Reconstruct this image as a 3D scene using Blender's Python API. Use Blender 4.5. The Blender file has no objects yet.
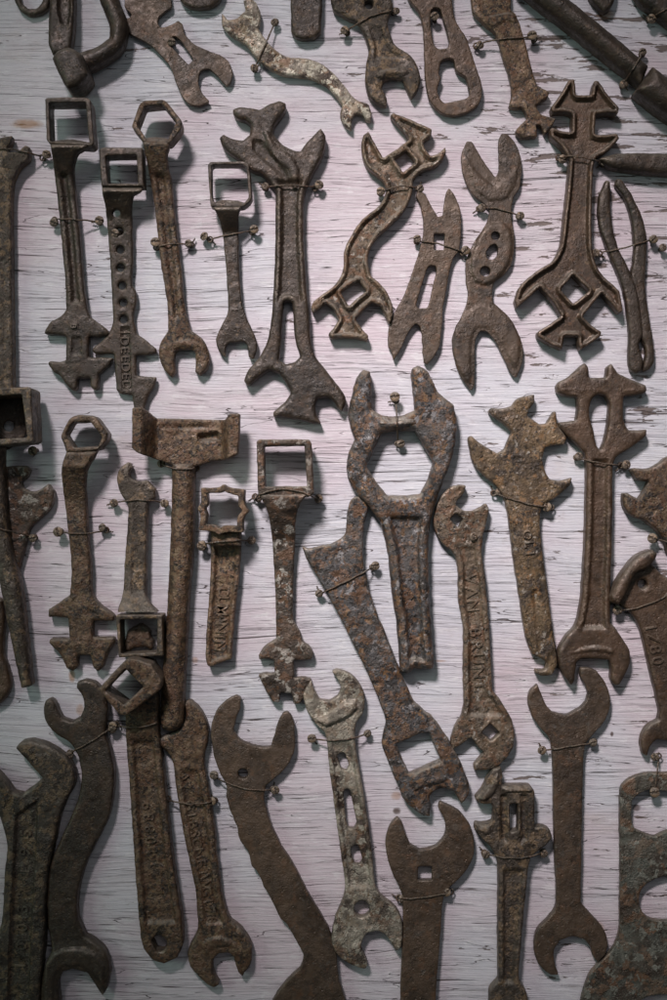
import bpy, math, random
import numpy as np
from mathutils import Vector, Matrix, noise
from mathutils.geometry import delaunay_2d_cdt

random.seed(7)
scene = bpy.context.scene
COL = scene.collection
D = 1350.0            # camera distance from the board, in millimetres
CX, CY = 333.5, 500.0 # board point the camera looks at, in board millimetres (x right, y down)

# ------------------------------------------------------------------ materials
def new_mat(name):
    m = bpy.data.materials.new(name); m.use_nodes = True
    nt = m.node_tree; nt.nodes.clear()
    out = nt.nodes.new('ShaderNodeOutputMaterial')
    b = nt.nodes.new('ShaderNodeBsdfPrincipled')
    nt.links.new(b.outputs[0], out.inputs[0])
    return m, nt, b

class N:
    """small helper round a node tree"""
    def __init__(s, nt): s.nt = nt
    def node(s, t, **kw):
        n = s.nt.nodes.new(t)
        for k, v in kw.items(): setattr(n, k, v)
        return n
    def link(s, a, b): s.nt.links.new(a, b)
    def setin(s, sock, v):
        if isinstance(v, bpy.types.NodeSocket): s.link(v, sock)
        else: sock.default_value = v
    def coords(s, scale=(1,1,1), loc=(0,0,0), rot=(0,0,0)):
        tc = s.node('ShaderNodeTexCoord'); mp = s.node('ShaderNodeMapping')
        mp.inputs['Scale'].default_value = scale; mp.inputs['Location'].default_value = loc
        mp.inputs['Rotation'].default_value = rot
        s.link(tc.outputs['Object'], mp.inputs['Vector']); return mp.outputs[0]
    def noise(s, vec, scale, detail=4, rough=.6, dist=0.0):
        n = s.node('ShaderNodeTexNoise'); s.link(vec, n.inputs['Vector'])
        n.inputs['Scale'].default_value = scale; n.inputs['Detail'].default_value = detail
        n.inputs['Roughness'].default_value = rough; n.inputs['Distortion'].default_value = dist
        return n.outputs['Fac']
    def ramp(s, v, a, b, lo=0.0, hi=1.0):
        n = s.node('ShaderNodeMapRange', interpolation_type='SMOOTHSTEP')
        s.link(v, n.inputs['Value'])
        n.inputs['From Min'].default_value = a; n.inputs['From Max'].default_value = b
        n.inputs['To Min'].default_value = lo; n.inputs['To Max'].default_value = hi
        return n.outputs[0]
    def math(s, op, a, b=0.0, c=0.0):
        n = s.node('ShaderNodeMath', operation=op)
        s.setin(n.inputs[0], a); s.setin(n.inputs[1], b)
        if op in ('MULTIPLY_ADD',): s.setin(n.inputs[2], c)
        return n.outputs[0]
    def mix(s, f, a, b):
        n = s.node('ShaderNodeMix', data_type='RGBA')
        s.setin(n.inputs[0], f)
        for i, v in ((6, a), (7, b)):
            if isinstance(v, tuple): n.inputs[i].default_value = (*v[:3], 1)
            else: s.link(v, n.inputs[i])
        return n.outputs[2]

# palettes: base colour, then layers (colour, scale, threshold, softness)
DARK=(.028,.0182,.0112); BROWN=(.066,.037,.020); RUST=(.125,.062,.030); ORNG=(.20,.105,.042)
GREY=(.085,.082,.082); PALE=(.30,.27,.23); STEEL=(.062,.061,.063); TAN=(.18,.118,.064); BLK=(.012,.010,.009)
GRN=(.080,.082,.066)
PAL = {
 'dark':   (DARK,  [(BROWN,45,.50,.12),(TAN,160,.60,.10),(ORNG,210,.68,.05),(BLK,120,.60,.08)], .14),
 'grey':   ((.054,.041,.030),  [(TAN,60,.52,.14),(DARK,110,.55,.09),(ORNG,160,.68,.06)], .16),
 'brown':  (BROWN, [(DARK,40,.50,.14),(TAN,130,.58,.10),(RUST,90,.58,.08),(BLK,220,.60,.07)], .16),
 'plate':  ((.072,.046,.028), [(DARK,45,.50,.10),(TAN,300,.64,.05),(RUST,60,.56,.08),((.10,.085,.07),70,.60,.06)], .12),
 'rust':   ((.085,.052,.030), [(DARK,50,.50,.08),(RUST,70,.52,.08),(TAN,120,.56,.07),(ORNG,140,.66,.06),(BLK,200,.60,.05)], .16),
 'gold':   ((.115,.075,.038), [(DARK,45,.53,.08),(ORNG,80,.60,.08),(PALE,100,.64,.06),(BLK,200,.60,.05)], .18),
 'steel':  ((.066,.058,.052), [(STEEL,60,.47,.06),(RUST,75,.53,.06),(ORNG,95,.61,.05),((.24,.23,.23),60,.63,.05),(BLK,120,.57,.05)], .24),
 'speck':  ((.40,.365,.29), [((.16,.085,.045),70,.54,.04),(TAN,60,.58,.08),((.05,.03,.02),80,.545,.025),(ORNG,90,.66,.04)], .25),
 'peel':   ((.070,.045,.030), [((.42,.39,.34),45,.54,.04),(DARK,60,.50,.06),(RUST,90,.58,.06)], .20),
 'green':  (GRN,   [(RUST,40,.50,.09),(DARK,45,.52,.10),((.17,.17,.14),70,.60,.08)], .20),
 'tan':    ((.115,.082,.052), [(DARK,45,.56,.10),(RUST,70,.55,.08),(PALE,110,.64,.06),(BLK,180,.61,.05)], .20),
}
def metal(kind, seed, gain=1.0, dustamt=.55):
    smoothk = kind in ('dark','brown','plate')
    base, layers, dust = PAL[kind]
    m, nt, b = new_mat('%s_iron_%02d' % (kind, seed)); n = N(nt)
    off = (seed*.37 % 5, seed*.61 % 7, seed*.83 % 3)
    v = n.coords(loc=off)
    gain *= .72 if smoothk else .82
    g = lambda c: tuple(min(1, x*gain) for x in c)
    col = n.mix(n.ramp(n.noise(v, 18, 3), .3, .7), g(tuple(x*.65 for x in base)), g(tuple(x*1.35 for x in base)))
    for i, (c, sc, th, so) in enumerate(layers):
        vv = n.coords(loc=(off[0]+i*1.7, off[1], off[2]+i))
        f = n.ramp(n.noise(vv, sc*1.45, 6, .64, .2), th-(.02 if smoothk else .045), th-(.02 if smoothk else .045)+so*(1.3 if smoothk else .55), 0, .75 if smoothk else .94)
        col = n.mix(f, col, g(c))
    wash = n.ramp(n.noise(v, 30, 5, .7), .38, .66)
    col = n.mix(n.math('MULTIPLY', wash, .45), col, g(tuple(x*2.0 for x in base)))
    # fine grain
    fine = n.noise(v, 900, 3, .7)
    col = n.mix(n.ramp(fine, .50, .75, 0, .35), col, g(TAN))
    # worn convex edges, painted paler so they also act as rim highlights
    geo = n.node('ShaderNodeNewGeometry')
    edge = n.math('MULTIPLY', n.ramp(geo.outputs['Pointiness'], .515, .60), n.ramp(n.noise(v, 120, 4), .35, .6))
    col = n.mix(n.math('MULTIPLY', edge, .7), col, g((.36,.28,.205)))
    # dust lying on faces that look up
    sx = n.node('ShaderNodeSeparateXYZ'); n.link(geo.outputs['Normal'], sx.inputs[0])
    d = n.math('MULTIPLY', n.ramp(sx.outputs['Z'], .15, .65), n.ramp(n.noise(v, 150, 5), .30, .62, .35, 1))
    col = n.mix(n.math('MULTIPLY', d, dustamt), col, (dust*1.5, dust*1.34, dust*1.1))
    n.link(col, b.inputs['Base Color'])
    b.inputs['Metallic'].default_value = .4; b.inputs['Specular IOR Level'].default_value = .7
    n.link(n.ramp(n.noise(v, 200, 4), .3, .7, .38, .66 if smoothk else .70), b.inputs['Roughness'])
    # pitting
    bp = n.node('ShaderNodeBump'); bp.inputs['Strength'].default_value = .9; bp.inputs['Distance'].default_value = .0009 if smoothk else .0021
    h = n.math('ADD', n.math('MULTIPLY', n.noise(v, 130, 5, .7), .9), n.math('MULTIPLY', n.noise(v, 520, 3, .7), .35))
    h = n.math('MULTIPLY', h, n.ramp(n.noise(v, 34, 4, .6), .36, .62, .22, 1.25))
    h = n.math('SUBTRACT', h, n.math('MULTIPLY', n.ramp(n.noise(v, 230, 2), .60, .72), .5))
    n.link(h, bp.inputs['Height']); n.link(bp.outputs[0], b.inputs['Normal'])
    return m

# ------------------------------------------------------------------ outline tools
def S(txt):
    return [tuple(float(a) for a in p.split(',')) for p in txt.split()]
def circ(x, y, r, n=16):
    return [(x+r*math.cos(2*math.pi*i/n), y+r*math.sin(2*math.pi*i/n)) for i in range(n)]

def resample(pts, step=2.0, corner=34, rough=.35, seed=0):
    P = np.array(pts, float); n = len(P); out = []
    prv = np.roll(P, 1, 0); nxt = np.roll(P, -1, 0)
    a = P-prv; b = nxt-P
    la = np.linalg.norm(a, axis=1)+1e-9; lb = np.linalg.norm(b, axis=1)+1e-9
    cosv = (a*b).sum(1)/(la*lb)
    smooth = cosv > math.cos(math.radians(corner))
    tan = a+b
    tan /= (np.linalg.norm(tan, axis=1)[:,None]+1e-9)
    for i in range(n):
        j = (i+1) % n; p, q = P[i], P[j]; L = lb[i]
        t0 = tan[i]*L if smooth[i] else (q-p)
        t1 = tan[j]*L if smooth[j] else (q-p)
        k = max(1, int(round(L/step)))
        for s in range(k):
            t = s/k
            if s == 0 and not smooth[i]:
                # ease the corner a little
                ca = min(.9, la[i]*.3); cb = min(.9, L*.3)
                out.append(tuple(p - a[i]/la[i]*ca)); out.append(tuple(p+(q-p)/L*cb)); continue
            h = (2*t**3-3*t**2+1)*p+(t**3-2*t**2+t)*t0+(-2*t**3+3*t**2)*q+(t**3-t**2)*t1
            out.append(tuple(h))
    res = []
    for (x, y) in out:
        dx = noise.noise(Vector((x*.13, y*.13, seed*3.1)))+.5*noise.noise(Vector((x*.45, y*.45, seed+9.)))
        dy = noise.noise(Vector((x*.13, y*.13, seed*3.1+50)))+.5*noise.noise(Vector((x*.45, y*.45, seed+59.)))
        res.append((x+dx*rough*1.4, y+dy*rough*1.4))
    # drop near-duplicates
    r2 = [res[0]]
    for p in res[1:]:
        if math.hypot(p[0]-r2[-1][0], p[1]-r2[-1][1]) > .35: r2.append(p)
    if math.hypot(r2[0][0]-r2[-1][0], r2[0][1]-r2[-1][1]) < .35: r2.pop()
    return np.array(r2)

def inside(pts, loops):
    x, y = pts[:,0], pts[:,1]; c = np.zeros(len(pts), bool)
    for L in loops:
        x1, y1 = L[:,0], L[:,1]; x2, y2 = np.roll(x1,-1), np.roll(y1,-1)
        for i in range(len(L)):
            if y1[i] == y2[i]: continue
            m = (y1[i] > y) != (y2[i] > y)
            xi = (x2[i]-x1[i])*(y-y1[i])/(y2[i]-y1[i])+x1[i]
            c ^= m & (x < xi)
    return c
def dist(pts, loops):
    A = np.concatenate(loops); B = np.concatenate([np.roll(L,-1,0) for L in loops])
    AB = B-A; l2 = (AB**2).sum(1)+1e-9
    out = np.empty(len(pts))
    for s in range(0, len(pts), 2000):
        p = pts[s:s+2000][:,None,:]
        t = np.clip(((p-A)*AB).sum(2)/l2, 0, 1)
        q = A+t[...,None]*AB
        out[s:s+2000] = np.sqrt(((p-q)**2).sum(2)).min(1)
    return out
def sst(a, b, x):
    t = np.clip((x-a)/(b-a), 0, 1); return t*t*(3-2*t)

def board(px, py, h):
    """board millimetres + height in front of it -> world metres"""
    return Vector(((px-CX)/1000, -h/1000, (CY-py)/1000))
def at(px, py, h, href=None):
    k = 1-(h if href is None else href)/D
    return board(CX+(px-CX)*k, CY+(py-CY)*k, h)

HF = []   # height samples (x, y, z in board mm) of everything built, for laying the wires on

def set_tags(o, label=None, cat=None, group=None, kind=None):
    if label: o['label'] = label
    if cat: o['category'] = cat
    if group: o['group'] = group
    if kind: o['kind'] = kind
    return o

def thing(name, px, py, label, cat, group=None):
    o = bpy.data.objects.new(name, None); COL.objects.link(o)
    o.location = board(px, py, 0); o.empty_display_size = .02
    return set_tags(o, label, cat, group)

def add_mesh(name, verts, faces, mat, parent, normals=None):
    me = bpy.data.meshes.new(name)
    me.from_pydata([tuple(v) for v in verts], [], faces)
    me.polygons.foreach_set('use_smooth', [True]*len(me.polygons))
    me.materials.append(mat); me.update()
    if normals is not None:
        me.normals_split_custom_set_from_vertices([tuple(x) for x in normals])
    o = bpy.data.objects.new(name, me); COL.objects.link(o)
    if parent is not None: o.parent = parent
    return o

def body(root, mat, parts, outline, holes=(), T=12, zb=2, r=3, web=None, sink=(), bump=(), z=None,
         ax=(0,1), lump=.5, rough=.35, seed=0, grid=2.2, labels=None, webouter=False):
    """one forged piece: outline+holes traced on the board, given thickness, rounded edges, sunk webs.
       parts = [name] or [name, cut, name, cut, name] along ax.  z = [(t, lift), ...] along ax."""
    loops = [resample(outline, rough=rough, seed=seed)]+[resample(h, step=1.6, rough=rough*.7, seed=seed+1) for h in holes]
    ax = np.array(ax, float); ax /= np.linalg.norm(ax); pr = np.array([-ax[1], ax[0]])
    mn = loops[0].min(0); mx = loops[0].max(0)
    gx, gy = np.meshgrid(np.arange(mn[0], mx[0], grid), np.arange(mn[1], mx[1], grid*.87))
    gx = gx+(np.arange(gx.shape[0]) % 2)[:,None]*grid/2
    G = np.stack([gx.ravel(), gy.ravel()], 1)
    rng = np.random.RandomState(seed+3); G += rng.uniform(-.15,.15,G.shape)
    rings = [r*.1, r*.35, r*.8] if r <= 3 else [.3, 1.0, 2.2]
    extra = []
    if web:
        rings = rings+[web[0], web[0]+web[4] if len(web) > 4 else web[0]+1.4]
    dmin = max(rings[2]+.6, 1.2)
    ins = inside(G, loops); G = G[ins]
    d = dist(G, loops); keep = d > dmin
    if web: 
        for w in rings[3:]: keep &= np.abs(d-w) > .8
    G = G[keep]
    for L in loops:
        tn = np.roll(L,-1,0)-np.roll(L,1,0); tn /= (np.linalg.norm(tn,axis=1)[:,None]+1e-9)
        nn = np.stack([-tn[:,1], tn[:,0]],1)
        for w in rings:
            for sg in (1,-1):
                extra.append((L+nn*w*sg, w))
    E = []
    for q, w in extra:
        q = q[inside(q, loops)]
        if len(q): q = q[dist(q, loops) > w*.86]
        E.append(q)
    # cut lines
    cuts = [p for p in parts if not isinstance(p, str)]
    C = []
    for t in cuts:
        c0 = (loops[0]@pr).min(); c1 = (loops[0]@pr).max()
        q = np.array([ax*t+pr*s for s in np.arange(c0, c1, 1.5)]); C.append(q)
    for poly in list(b[0] for b in sink)+list(b[0] for b in bump):
        C.append(resample(poly, rough=0))
    for q in C:
        q = q[inside(q, loops)]
        if len(q): q = q[dist(q, loops) > 1.0]
        E.append(q)
    pts = np.concatenate(loops+[G]+E)
    edges = []; o = 0
    for L in loops:
        n_ = len(L); edges += [(o+i, o+(i+1) % n_) for i in range(n_)]; o += n_
    res = delaunay_2d_cdt([Vector(p) for p in pts], edges, [], 0, .05)
    V = np.array([(v.x, v.y) for v in res[0]]); F = np.array([f for f in res[2] if len(f) == 3])
    cen = V[F].mean(1); F = F[inside(cen, loops)]; 
    used = np.unique(F); remap = -np.ones(len(V), int); remap[used] = np.arange(len(used)); V = V[used]; F = remap[F]
    e1, e2 = V[F[:,1]]-V[F[:,0]], V[F[:,2]]-V[F[:,0]]
    flip = (e1[:,0]*e2[:,1]-e1[:,1]*e2[:,0]) < 0; F[flip] = F[flip][:, ::-1]
    d = dist(V, loops)
    # boundary
    ed = {}
    for fi, f in enumerate(F):
        for a, b in ((f[0],f[1]),(f[1],f[2]),(f[2],f[0])): ed[(a,b)] = fi
    bnd = [(a,b,fi) for (a,b), fi in ed.items() if (b,a) not in ed]
    isb = np.zeros(len(V), bool)
    for a,b,_ in bnd: isb[a] = isb[b] = True
    d[isb] = 0
    t = V@ax
    lift = np.interp(t, [p[0] for p in z], [p[1] for p in z]) if z else np.zeros(len(V))
    q = np.clip(d/r, 0, 1)
    th = T-zb
    dw = dist(V, loops[:1]) if webouter else d
    rv = min(r, th*.9)
    h = T-rv*(1-np.sqrt(np.clip(1-(1-q)**2, 0, 1)))
    if web:
        w0, dep, ta, tb = web[:4]; dep = dep*1.35; sl = web[4] if len(web) > 4 else 1.4
        win = sst(ta, ta+5, t)*(1-sst(tb-5, tb, t))
        h -= dep*sst(w0, w0+sl, dw)*win
    for poly, dep in sink:
        Lp = resample(poly, rough=0); di = np.where(inside(V,[Lp]), dist(V,[Lp]), 0); h -= dep*sst(0, 1.8, di)
    for poly, dep in bump:
        Lp = resample(poly, rough=0); di = np.where(inside(V,[Lp]), dist(V,[Lp]), 0); h += dep*sst(0, 2.2, di)
    if lump:
        nz = np.array([noise.noise(Vector((x*.06, y*.06, seed*1.7)))*.9+noise.noise(Vector((x*.2, y*.2, seed+.5)))*.45+noise.noise(Vector((x*.5, y*.5, seed+.9)))*.25 for x, y in V])
        h += nz*lump
    href = T+lift
    top = [at(V[i,0], V[i,1], h[i]+lift[i], href[i]) for i in range(len(V))]
    bot = [at(V[i,0], V[i,1], max(.3, zb+lift[i]), href[i]) for i in range(len(V))]
    for i in range(0, len(V), 2): HF.append((V[i,0], V[i,1], h[i]+lift[i]))
    W = top+bot; nv = len(V)
    # faces: y down in board space -> order so that normals look at the camera
    allF = [tuple(int(x) for x in f) for f in F]; own = list(range(len(F)))
    for a,b,fi in bnd: allF.append((int(b), int(a), int(a)+nv, int(b)+nv)); own.append(fi)
    for fi, f in enumerate(F): allF.append((int(f[2])+nv, int(f[1])+nv, int(f[0])+nv)); own.append(fi)
    WA = np.array([tuple(v) for v in W]); 
    VN = np.zeros_like(WA)
    for grp in (3, 4):
        ff = np.array([f for f in allF if len(f) == grp])
        if not len(ff): continue
        c = np.cross(WA[ff[:,1]]-WA[ff[:,0]], WA[ff[:,2]]-WA[ff[:,0]])*(1 if grp == 3 else 2)
        for k in range(grp): np.add.at(VN, ff[:,k], c)
    if VN[:nv][:,1].sum() > 0:
        allF = [f[::-1] for f in allF]; VN = -VN
    VN /= (np.linalg.norm(VN, axis=1)[:,None]+1e-12)
    names = [p for p in parts if isinstance(p, str)]
    ct = (V[F].mean(1))@ax
    cls = np.searchsorted(np.array(cuts), ct) if cuts else np.zeros(len(F), int)
    rl = root.location; objs = []
    for k, nm in enumerate(names):
        fs = [f for f, ow in zip(allF, own) if cls[ow] == k]
        if not fs: continue
        us = sorted(set(i for f in fs for i in f)); mp = {u: i for i, u in enumerate(us)}
        vs = [Vector(WA[u])-rl for u in us]
        ob = add_mesh(nm, vs, [tuple(mp[i] for i in f) for f in fs], mat, root, [VN[u] for u in us])
        if labels and labels.get(nm): ob['label'] = labels[nm]
        objs.append(ob)
    return objs

def surf(x, y, rad=3.0, default=2.0):
    if not isinstance(globals().get('_HFA'), np.ndarray) or len(globals()['_HFA']) != len(HF): globals()['_HFA'] = np.array(HF)
    a = globals()['_HFA']; m = (np.abs(a[:,0]-x) < rad) & (np.abs(a[:,1]-y) < rad)
    return float(a[m,2].max()) if m.any() else default

# raised cast letters, laid along p0->p1 one by one
def letters(parent, root, txt, p0, p1, size, mat, hgt=2.0, flipup=False):
    V, F = [], []
    p0 = np.array(p0, float); p1 = np.array(p1, float); L = np.linalg.norm(p1-p0); u = (p1-p0)/L
    n = len(txt)
    for i, ch in enumerate(txt):
        if ch == ' ': continue
        c = p0+(p1-p0)*((i+.5)/n)
        cu = bpy.data.curves.new('t', 'FONT'); cu.body = ch; cu.size = size*1.38; cu.align_x = 'CENTER'; cu.align_y = 'CENTER'
        cu.extrude = hgt*.5; cu.bevel_depth = .22; cu.bevel_resolution = 1; cu.offset = .05; cu.resolution_u = 3
        ob = bpy.data.objects.new('t', cu); COL.objects.link(ob)
        dg = bpy.context.evaluated_depsgraph_get(); me = bpy.data.meshes.new_from_object(ob.evaluated_get(dg))
        zz = surf(c[0], c[1], 4.0)
        a = globals()['_HFA']; m = (np.abs(a[:,0]-c[0]) < 4) & (np.abs(a[:,1]-c[1]) < 4)
        if m.any(): zz = float(np.median(a[m,2]))
        v = np.array([w.co[:] for w in me.vertices]); base = len(V)
        if len(v):
            cy = (v[:,1].min()+v[:,1].max())/2
            for w in v:
                X, Y = w[0], w[1]-cy
                q = c+u*X+np.array([u[1], -u[0]])*Y
                V.append(at(q[0], q[1], zz+w[2]+hgt*.25)-root.location)
            F += [tuple(base+i for i in p.vertices) for p in me.polygons]
        bpy.data.objects.remove(ob); bpy.data.meshes.remove(me); bpy.data.curves.remove(cu)
    if not V: return None
    return add_mesh('lettering', V, F, mat, parent)

def tube(name, path, rad, mat, parent, root=None, n=7, rads=None):
    P = [Vector(p) for p in path]; V, F = [], []
    up = Vector((0,1,0))
    for i, p in enumerate(P):
        a = P[max(0,i-1)]; b = P[min(len(P)-1,i+1)]; t = (b-a); t = t.normalized() if t.length > 1e-9 else Vector((1,0,0))
        if abs(t.dot(up)) > .98: up = Vector((0,0,1)) if abs(t.z) < .9 else Vector((1,0,0))
        s = t.cross(up).normalized(); w = s.cross(t); up = w
        rr = rads[i] if rads else rad
        for k in range(n):
            an = 2*math.pi*k/n; V.append(p+s*math.cos(an)*rr+w*math.sin(an)*rr)
    m = len(P)
    for i in range(m-1):
        for k in range(n):
            F.append((i*n+k, i*n+(k+1)%n, (i+1)*n+(k+1)%n, (i+1)*n+k))
    F.append(tuple(range(n))[::-1]); F.append(tuple((m-1)*n+k for k in range(n)))
    org = root.location if root is not None else Vector((0,0,0))
    return add_mesh(name, [v-org for v in V], F, mat, parent)
WORLD = .09
EXPO = -0.15
def LIGHTS():
    # soft daylight from an opening above and to the left, a green-tinted one low on the left, and a weak frontal fill added to lighten the shadows
    spot_l('key', (-.66,-2.2,1.75), (.09,0,.06), .26, 640, (1.0,.905,.93), 21.0, 1.0)
    area('garden_side', (-1.7,-1.3,.2), (-.1,0,.1), .8, 1.0, 8.5, (.70,1.0,.84))
    area('front', (.5,-2.6,.9), (.05,0,.1), 1.2, 1.2, 5.5, (.95,.97,1.0))
# ------------------------------------------------------------------ the tools
TOOLS = {}
def tool(key, name, cat, label, short, pal, px, py, bodies, seed, gain=1.0, text=(), dust=.55):
    root = thing(name, px, py, label, cat, 'old iron tools wired to the board')
    m = metal(pal, seed, gain, dust); made = {}
    for i, b in enumerate(bodies):
        b = dict(b); b.setdefault('seed', seed*7+i)
        par = b.pop('under', None); mt = b.pop('mat', None)
        for o in body(root, mt or m, b.pop('parts'), S(b.pop('o')), [S(h) if isinstance(h, str) else h for h in b.pop('h', ())],
                      sink=[(S(p) if isinstance(p, str) else p, q) for p, q in b.pop('sink', ())], bump=[(S(p) if isinstance(p, str) else p, q) for p, q in b.pop('bump', ())], **b):
            if par: o.parent = made[par]; 
            made.setdefault(o.name.split('.')[0], o)
    for t in text:
        p, txt, a, c, size = t[:5]
        letters(made[p], root, txt, a, c, size, m)
    TOOLS[key] = (root, short, made, m)
    return root

OW, RW, SW, IW = 'open_end_wrench', 'ring_wrench', 'socket_wrench', 'implement_wrench'

# ---- top row
tool('chain', 'iron_link', 'iron link', 'dark iron ring link cut off by the top edge, left of the folding crank', 'top left ring link', 'dark', 30, 10,
 [dict(parts=['link'], o='13,-20 13,-4 16,4 20,10 29,15.5 40,13.5 47,8 50,-4 50,-20 44,-20 43,-5 41,2 36,7.5 28,8 22,3 20,-5 20,-20', T=9, zb=2, r=3.5)], 1)
tool('crank', 'folding_crank', 'crank', 'dark folding crank with dished flat bar, bent rod and blunt knob, top left', 'folding crank', 'dark', 70, 40,
 [dict(parts=['bar'], o='49,-20 49.5,-4 47.8,41 52,54 62,52 70,47 73,29 74,-4 74,-20', T=20, zb=4, r=4, sink=[('58,-20 57,10 60,24 65,27 69,24 71,10 70,-20', 4)], z=[(-20,0),(50,4)]),
  dict(parts=['rod'], o='92,-20 97.5,-4 108,23.4 108,35 97.5,43 78,50.5 70,58 78,70 88,68 113,54 123,41 125.5,19.5 117,-4 112,-20', T=27, zb=6, r=9.5),
  dict(parts=['knob'], o='51,56.5 56.5,49.5 68,45 79,51 84,60 88,72 79,83 66,87 60.5,78', T=44, zb=3, r=7)], 2)
tool('t03', 'plate_wrench', 'wrench', 'flat brown slanting plate wrench with slot and open jaw, left of the white wrench', 'slanting flat plate wrench', 'plate', 180, 50,
 [dict(parts=['notched_end', -4, 'handle', 92, 'open_jaw'], ax=(.55,.83), o='126,-20 125,-4 124.5,7 131.7,14.6 129,18 121,18.5 124,29 132,35 149,44 162,56.5 170.7,68 176.5,84 181.4,95.5 188,103 198,105.7 207.7,102.8 209.3,101 202,92.6 198.6,84 199,74 202,70 208.7,68.6 214.6,73 226.3,86.3 230.5,82 232.5,72 229,62.4 221.4,55.6 205.8,49.7 192,42 184.4,33 182.4,23.4 178.5,20.5 166.8,26.3 160,27.3 157.6,22.4 159,16.6 171.7,6.8 171,-3 168,-20',
   h=['170,38 175,36 180,40 193.5,59.5 188.5,64.5 171,46'], T=8, zb=3, r=.9, lump=.25)], 3, dust=.2)
tool('t04', 'curved_wrench', 'wrench', 'slender S-curved wrench with flaking white paint, rust specks and one pale blue spot', 'white speckled curved wrench', 'speck', 290, 60,
 [dict(parts=['open_jaw', 262, 'handle', 388, 'small_jaw'], ax=(.85,.6), o='221.5,12 227.5,19 236.5,18 245.5,10 243,0 249,-3 256,1 260.5,14 258.5,29 271,45 286,55.5 310,58.5 323.5,64.5 340,79.5 355,98 368,103.5 372,112.5 370.4,121.5 366,120 363,114 356,112.5 351.8,119 351.8,129.6 345.5,126 340.4,115.5 342,104 328,87 310,78 280,73.5 259,60 245.5,44 230.5,34.5 222,25.5',
   T=11, zb=3, r=2.6, lump=.7)], 4)
tool('t05', 'blunt_handle', 'tool handle', 'plain dark handle end with rounded tip hanging down from the top edge', 'hanging blunt handle', 'dark', 306, 15,
 [dict(parts=['handle'], o='290,-20 290.5,-5 291,30 296,37 303,38.5 315,37 321,31 322.5,-5 323,-20', T=13, zb=3, r=3)], 5)
tool('t05b', 'round_tool_end', 'tool end', 'dark rounded tool end barely showing at the top edge, right of the slanting plate wrench', 'rounded tool end', 'dark', 200, 0,
 [dict(parts=['rim'], o='177,-20 178,-6 183,3 192,7.5 208,7 219,1 223,-8 224,-20', T=12, zb=3, r=3)], 6)
tool('t06', OW, 'wrench', 'stout brown open end wrench at the top with wide jaws facing down', 'stout top open-end wrench', 'grey', 378, 50,
 [dict(parts=['upper_end', 22, 'handle', 58, 'open_jaw'], o='328,-20 330.5,-3 333.5,9 345.5,16.5 359,22.5 365,36 368.6,49.5 366.5,61.5 365,78 368,93 378.5,103.5 386.5,105.5 387,97.5 381.5,87 384.5,79.5 393.5,78 402.5,79 411.5,97.5 417.5,90 420.5,78 417.5,64.5 408.5,52.5 396.5,45 390.5,33 388,21 393,6 391,-4 390,-20',
   h=[circ(369,4,4)], T=14, zb=3, r=4, bump=[('374,76 380,70 404,66 410,72 404,77 392,75 380,80',2.5)], web=(6,2,24,60,2))], 7)
tool('t07', 'slotted_wrench', 'wrench', 'flat rusty wrench with a long slot above a large bottle shaped opening', 'flat slotted wrench', 'brown', 450, 55,
 [dict(parts=['handle', 53, 'ring'], o='404,-20 408,-3 419,12 423.5,33 424.4,60 426.5,87 431,102 441.5,112.5 455,115.5 470,111 479,103 482.5,90 476,66 467,39 455,18 452,-3 452,-20',
   h=['431,11 434,7.5 440,8.5 443,18 449.6,42 447.5,48 438.5,49 434,43.5 430.4,21', '440,63 443,59.5 450,58 454,60 456,70 459,73 466,77 470,94 467,97.5 456.5,100.5 444.5,103 440,98 437.6,90 441,77 439,74'], T=11, zb=3, r=1.4, lump=.3)], 8)
tool('t08', IW, 'wrench', 'scaly orange and black wrench hanging down with a jagged notched lower end', 'scaly jagged wrench', 'rust', 515, 70,
 [dict(parts=['upper_end', 15, 'handle', 88, 'notched_end'], o='470,-20 471,-4 473,12 485,24 495.5,33 501.5,51 509,75 512,92 509,106.5 516,108 522.5,107 528.5,117 519,126 515,132 522.5,138 537.5,136.5 536.5,124.5 541,124.5 544.4,134 551,128 556,118.5 548,116 540.5,114 536,105 542,101 548,97.5 549.5,91.5 537.5,85.5 531.5,66 525.5,42 516.5,15 511,9 511,-4 511,-20', T=12, zb=3, r=2.2,
   bump=[('484,22 490,16 510,12 515,16 517,24 505,22 494,28',2.5)], lump=.8)], 9)
tool('rod', 'long_round_rod', 'metal rod', 'long dark round rod slanting to the right edge, ending in a thicker sleeve', 'long slanting rod', 'dark', 600, 50,
 [dict(parts=['shaft'], o='515,-20 537.5,0 567,22.5 605,53 643,83 651,63 620,36 576,0 551,-20', T=30, zb=5, r=12.5, lump=.2),
  dict(parts=['sleeve'], o='655.5,62.5 668,72 695,92 695,128 665,108 638,87', T=38, zb=2, r=15, lump=.3)], 10, dust=.2)
tool('cornerrod', 'corner_rod', 'metal rod', 'dark thick rod crossing the extreme top right corner', 'top right corner rod', 'dark', 660, 5,
 [dict(parts=['shaft'], o='630,-20 641,0 652,9 667,21 695,42 695,2 665,-20', T=22, zb=4, r=9)], 11, dust=.2)
tool('stub', 'rusty_stub', 'bolt', 'short dark knobbly bolt end at the top edge, between the two slanting rods', 'knobbly stub', 'dark', 605, 2,
 [dict(parts=['knob'], o='588,-20 590,-5 598,5 604,11 611,8 616,-4 617,-20', T=14, zb=1, r=4)], 12)
tool('bar21', 'tapered_bar', 'metal bar', 'dark rough level bar at the right edge, tapering to a point', 'level tapered bar', 'dark', 640, 162,
 [dict(parts=['shaft'], o='600,158 606,155 617,152.5 640,151.5 667,152 695,153 695,175 667,173.5 650,172.5 635,170.5 611,166', T=20, zb=3, r=7, lump=.9)], 13)

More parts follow.
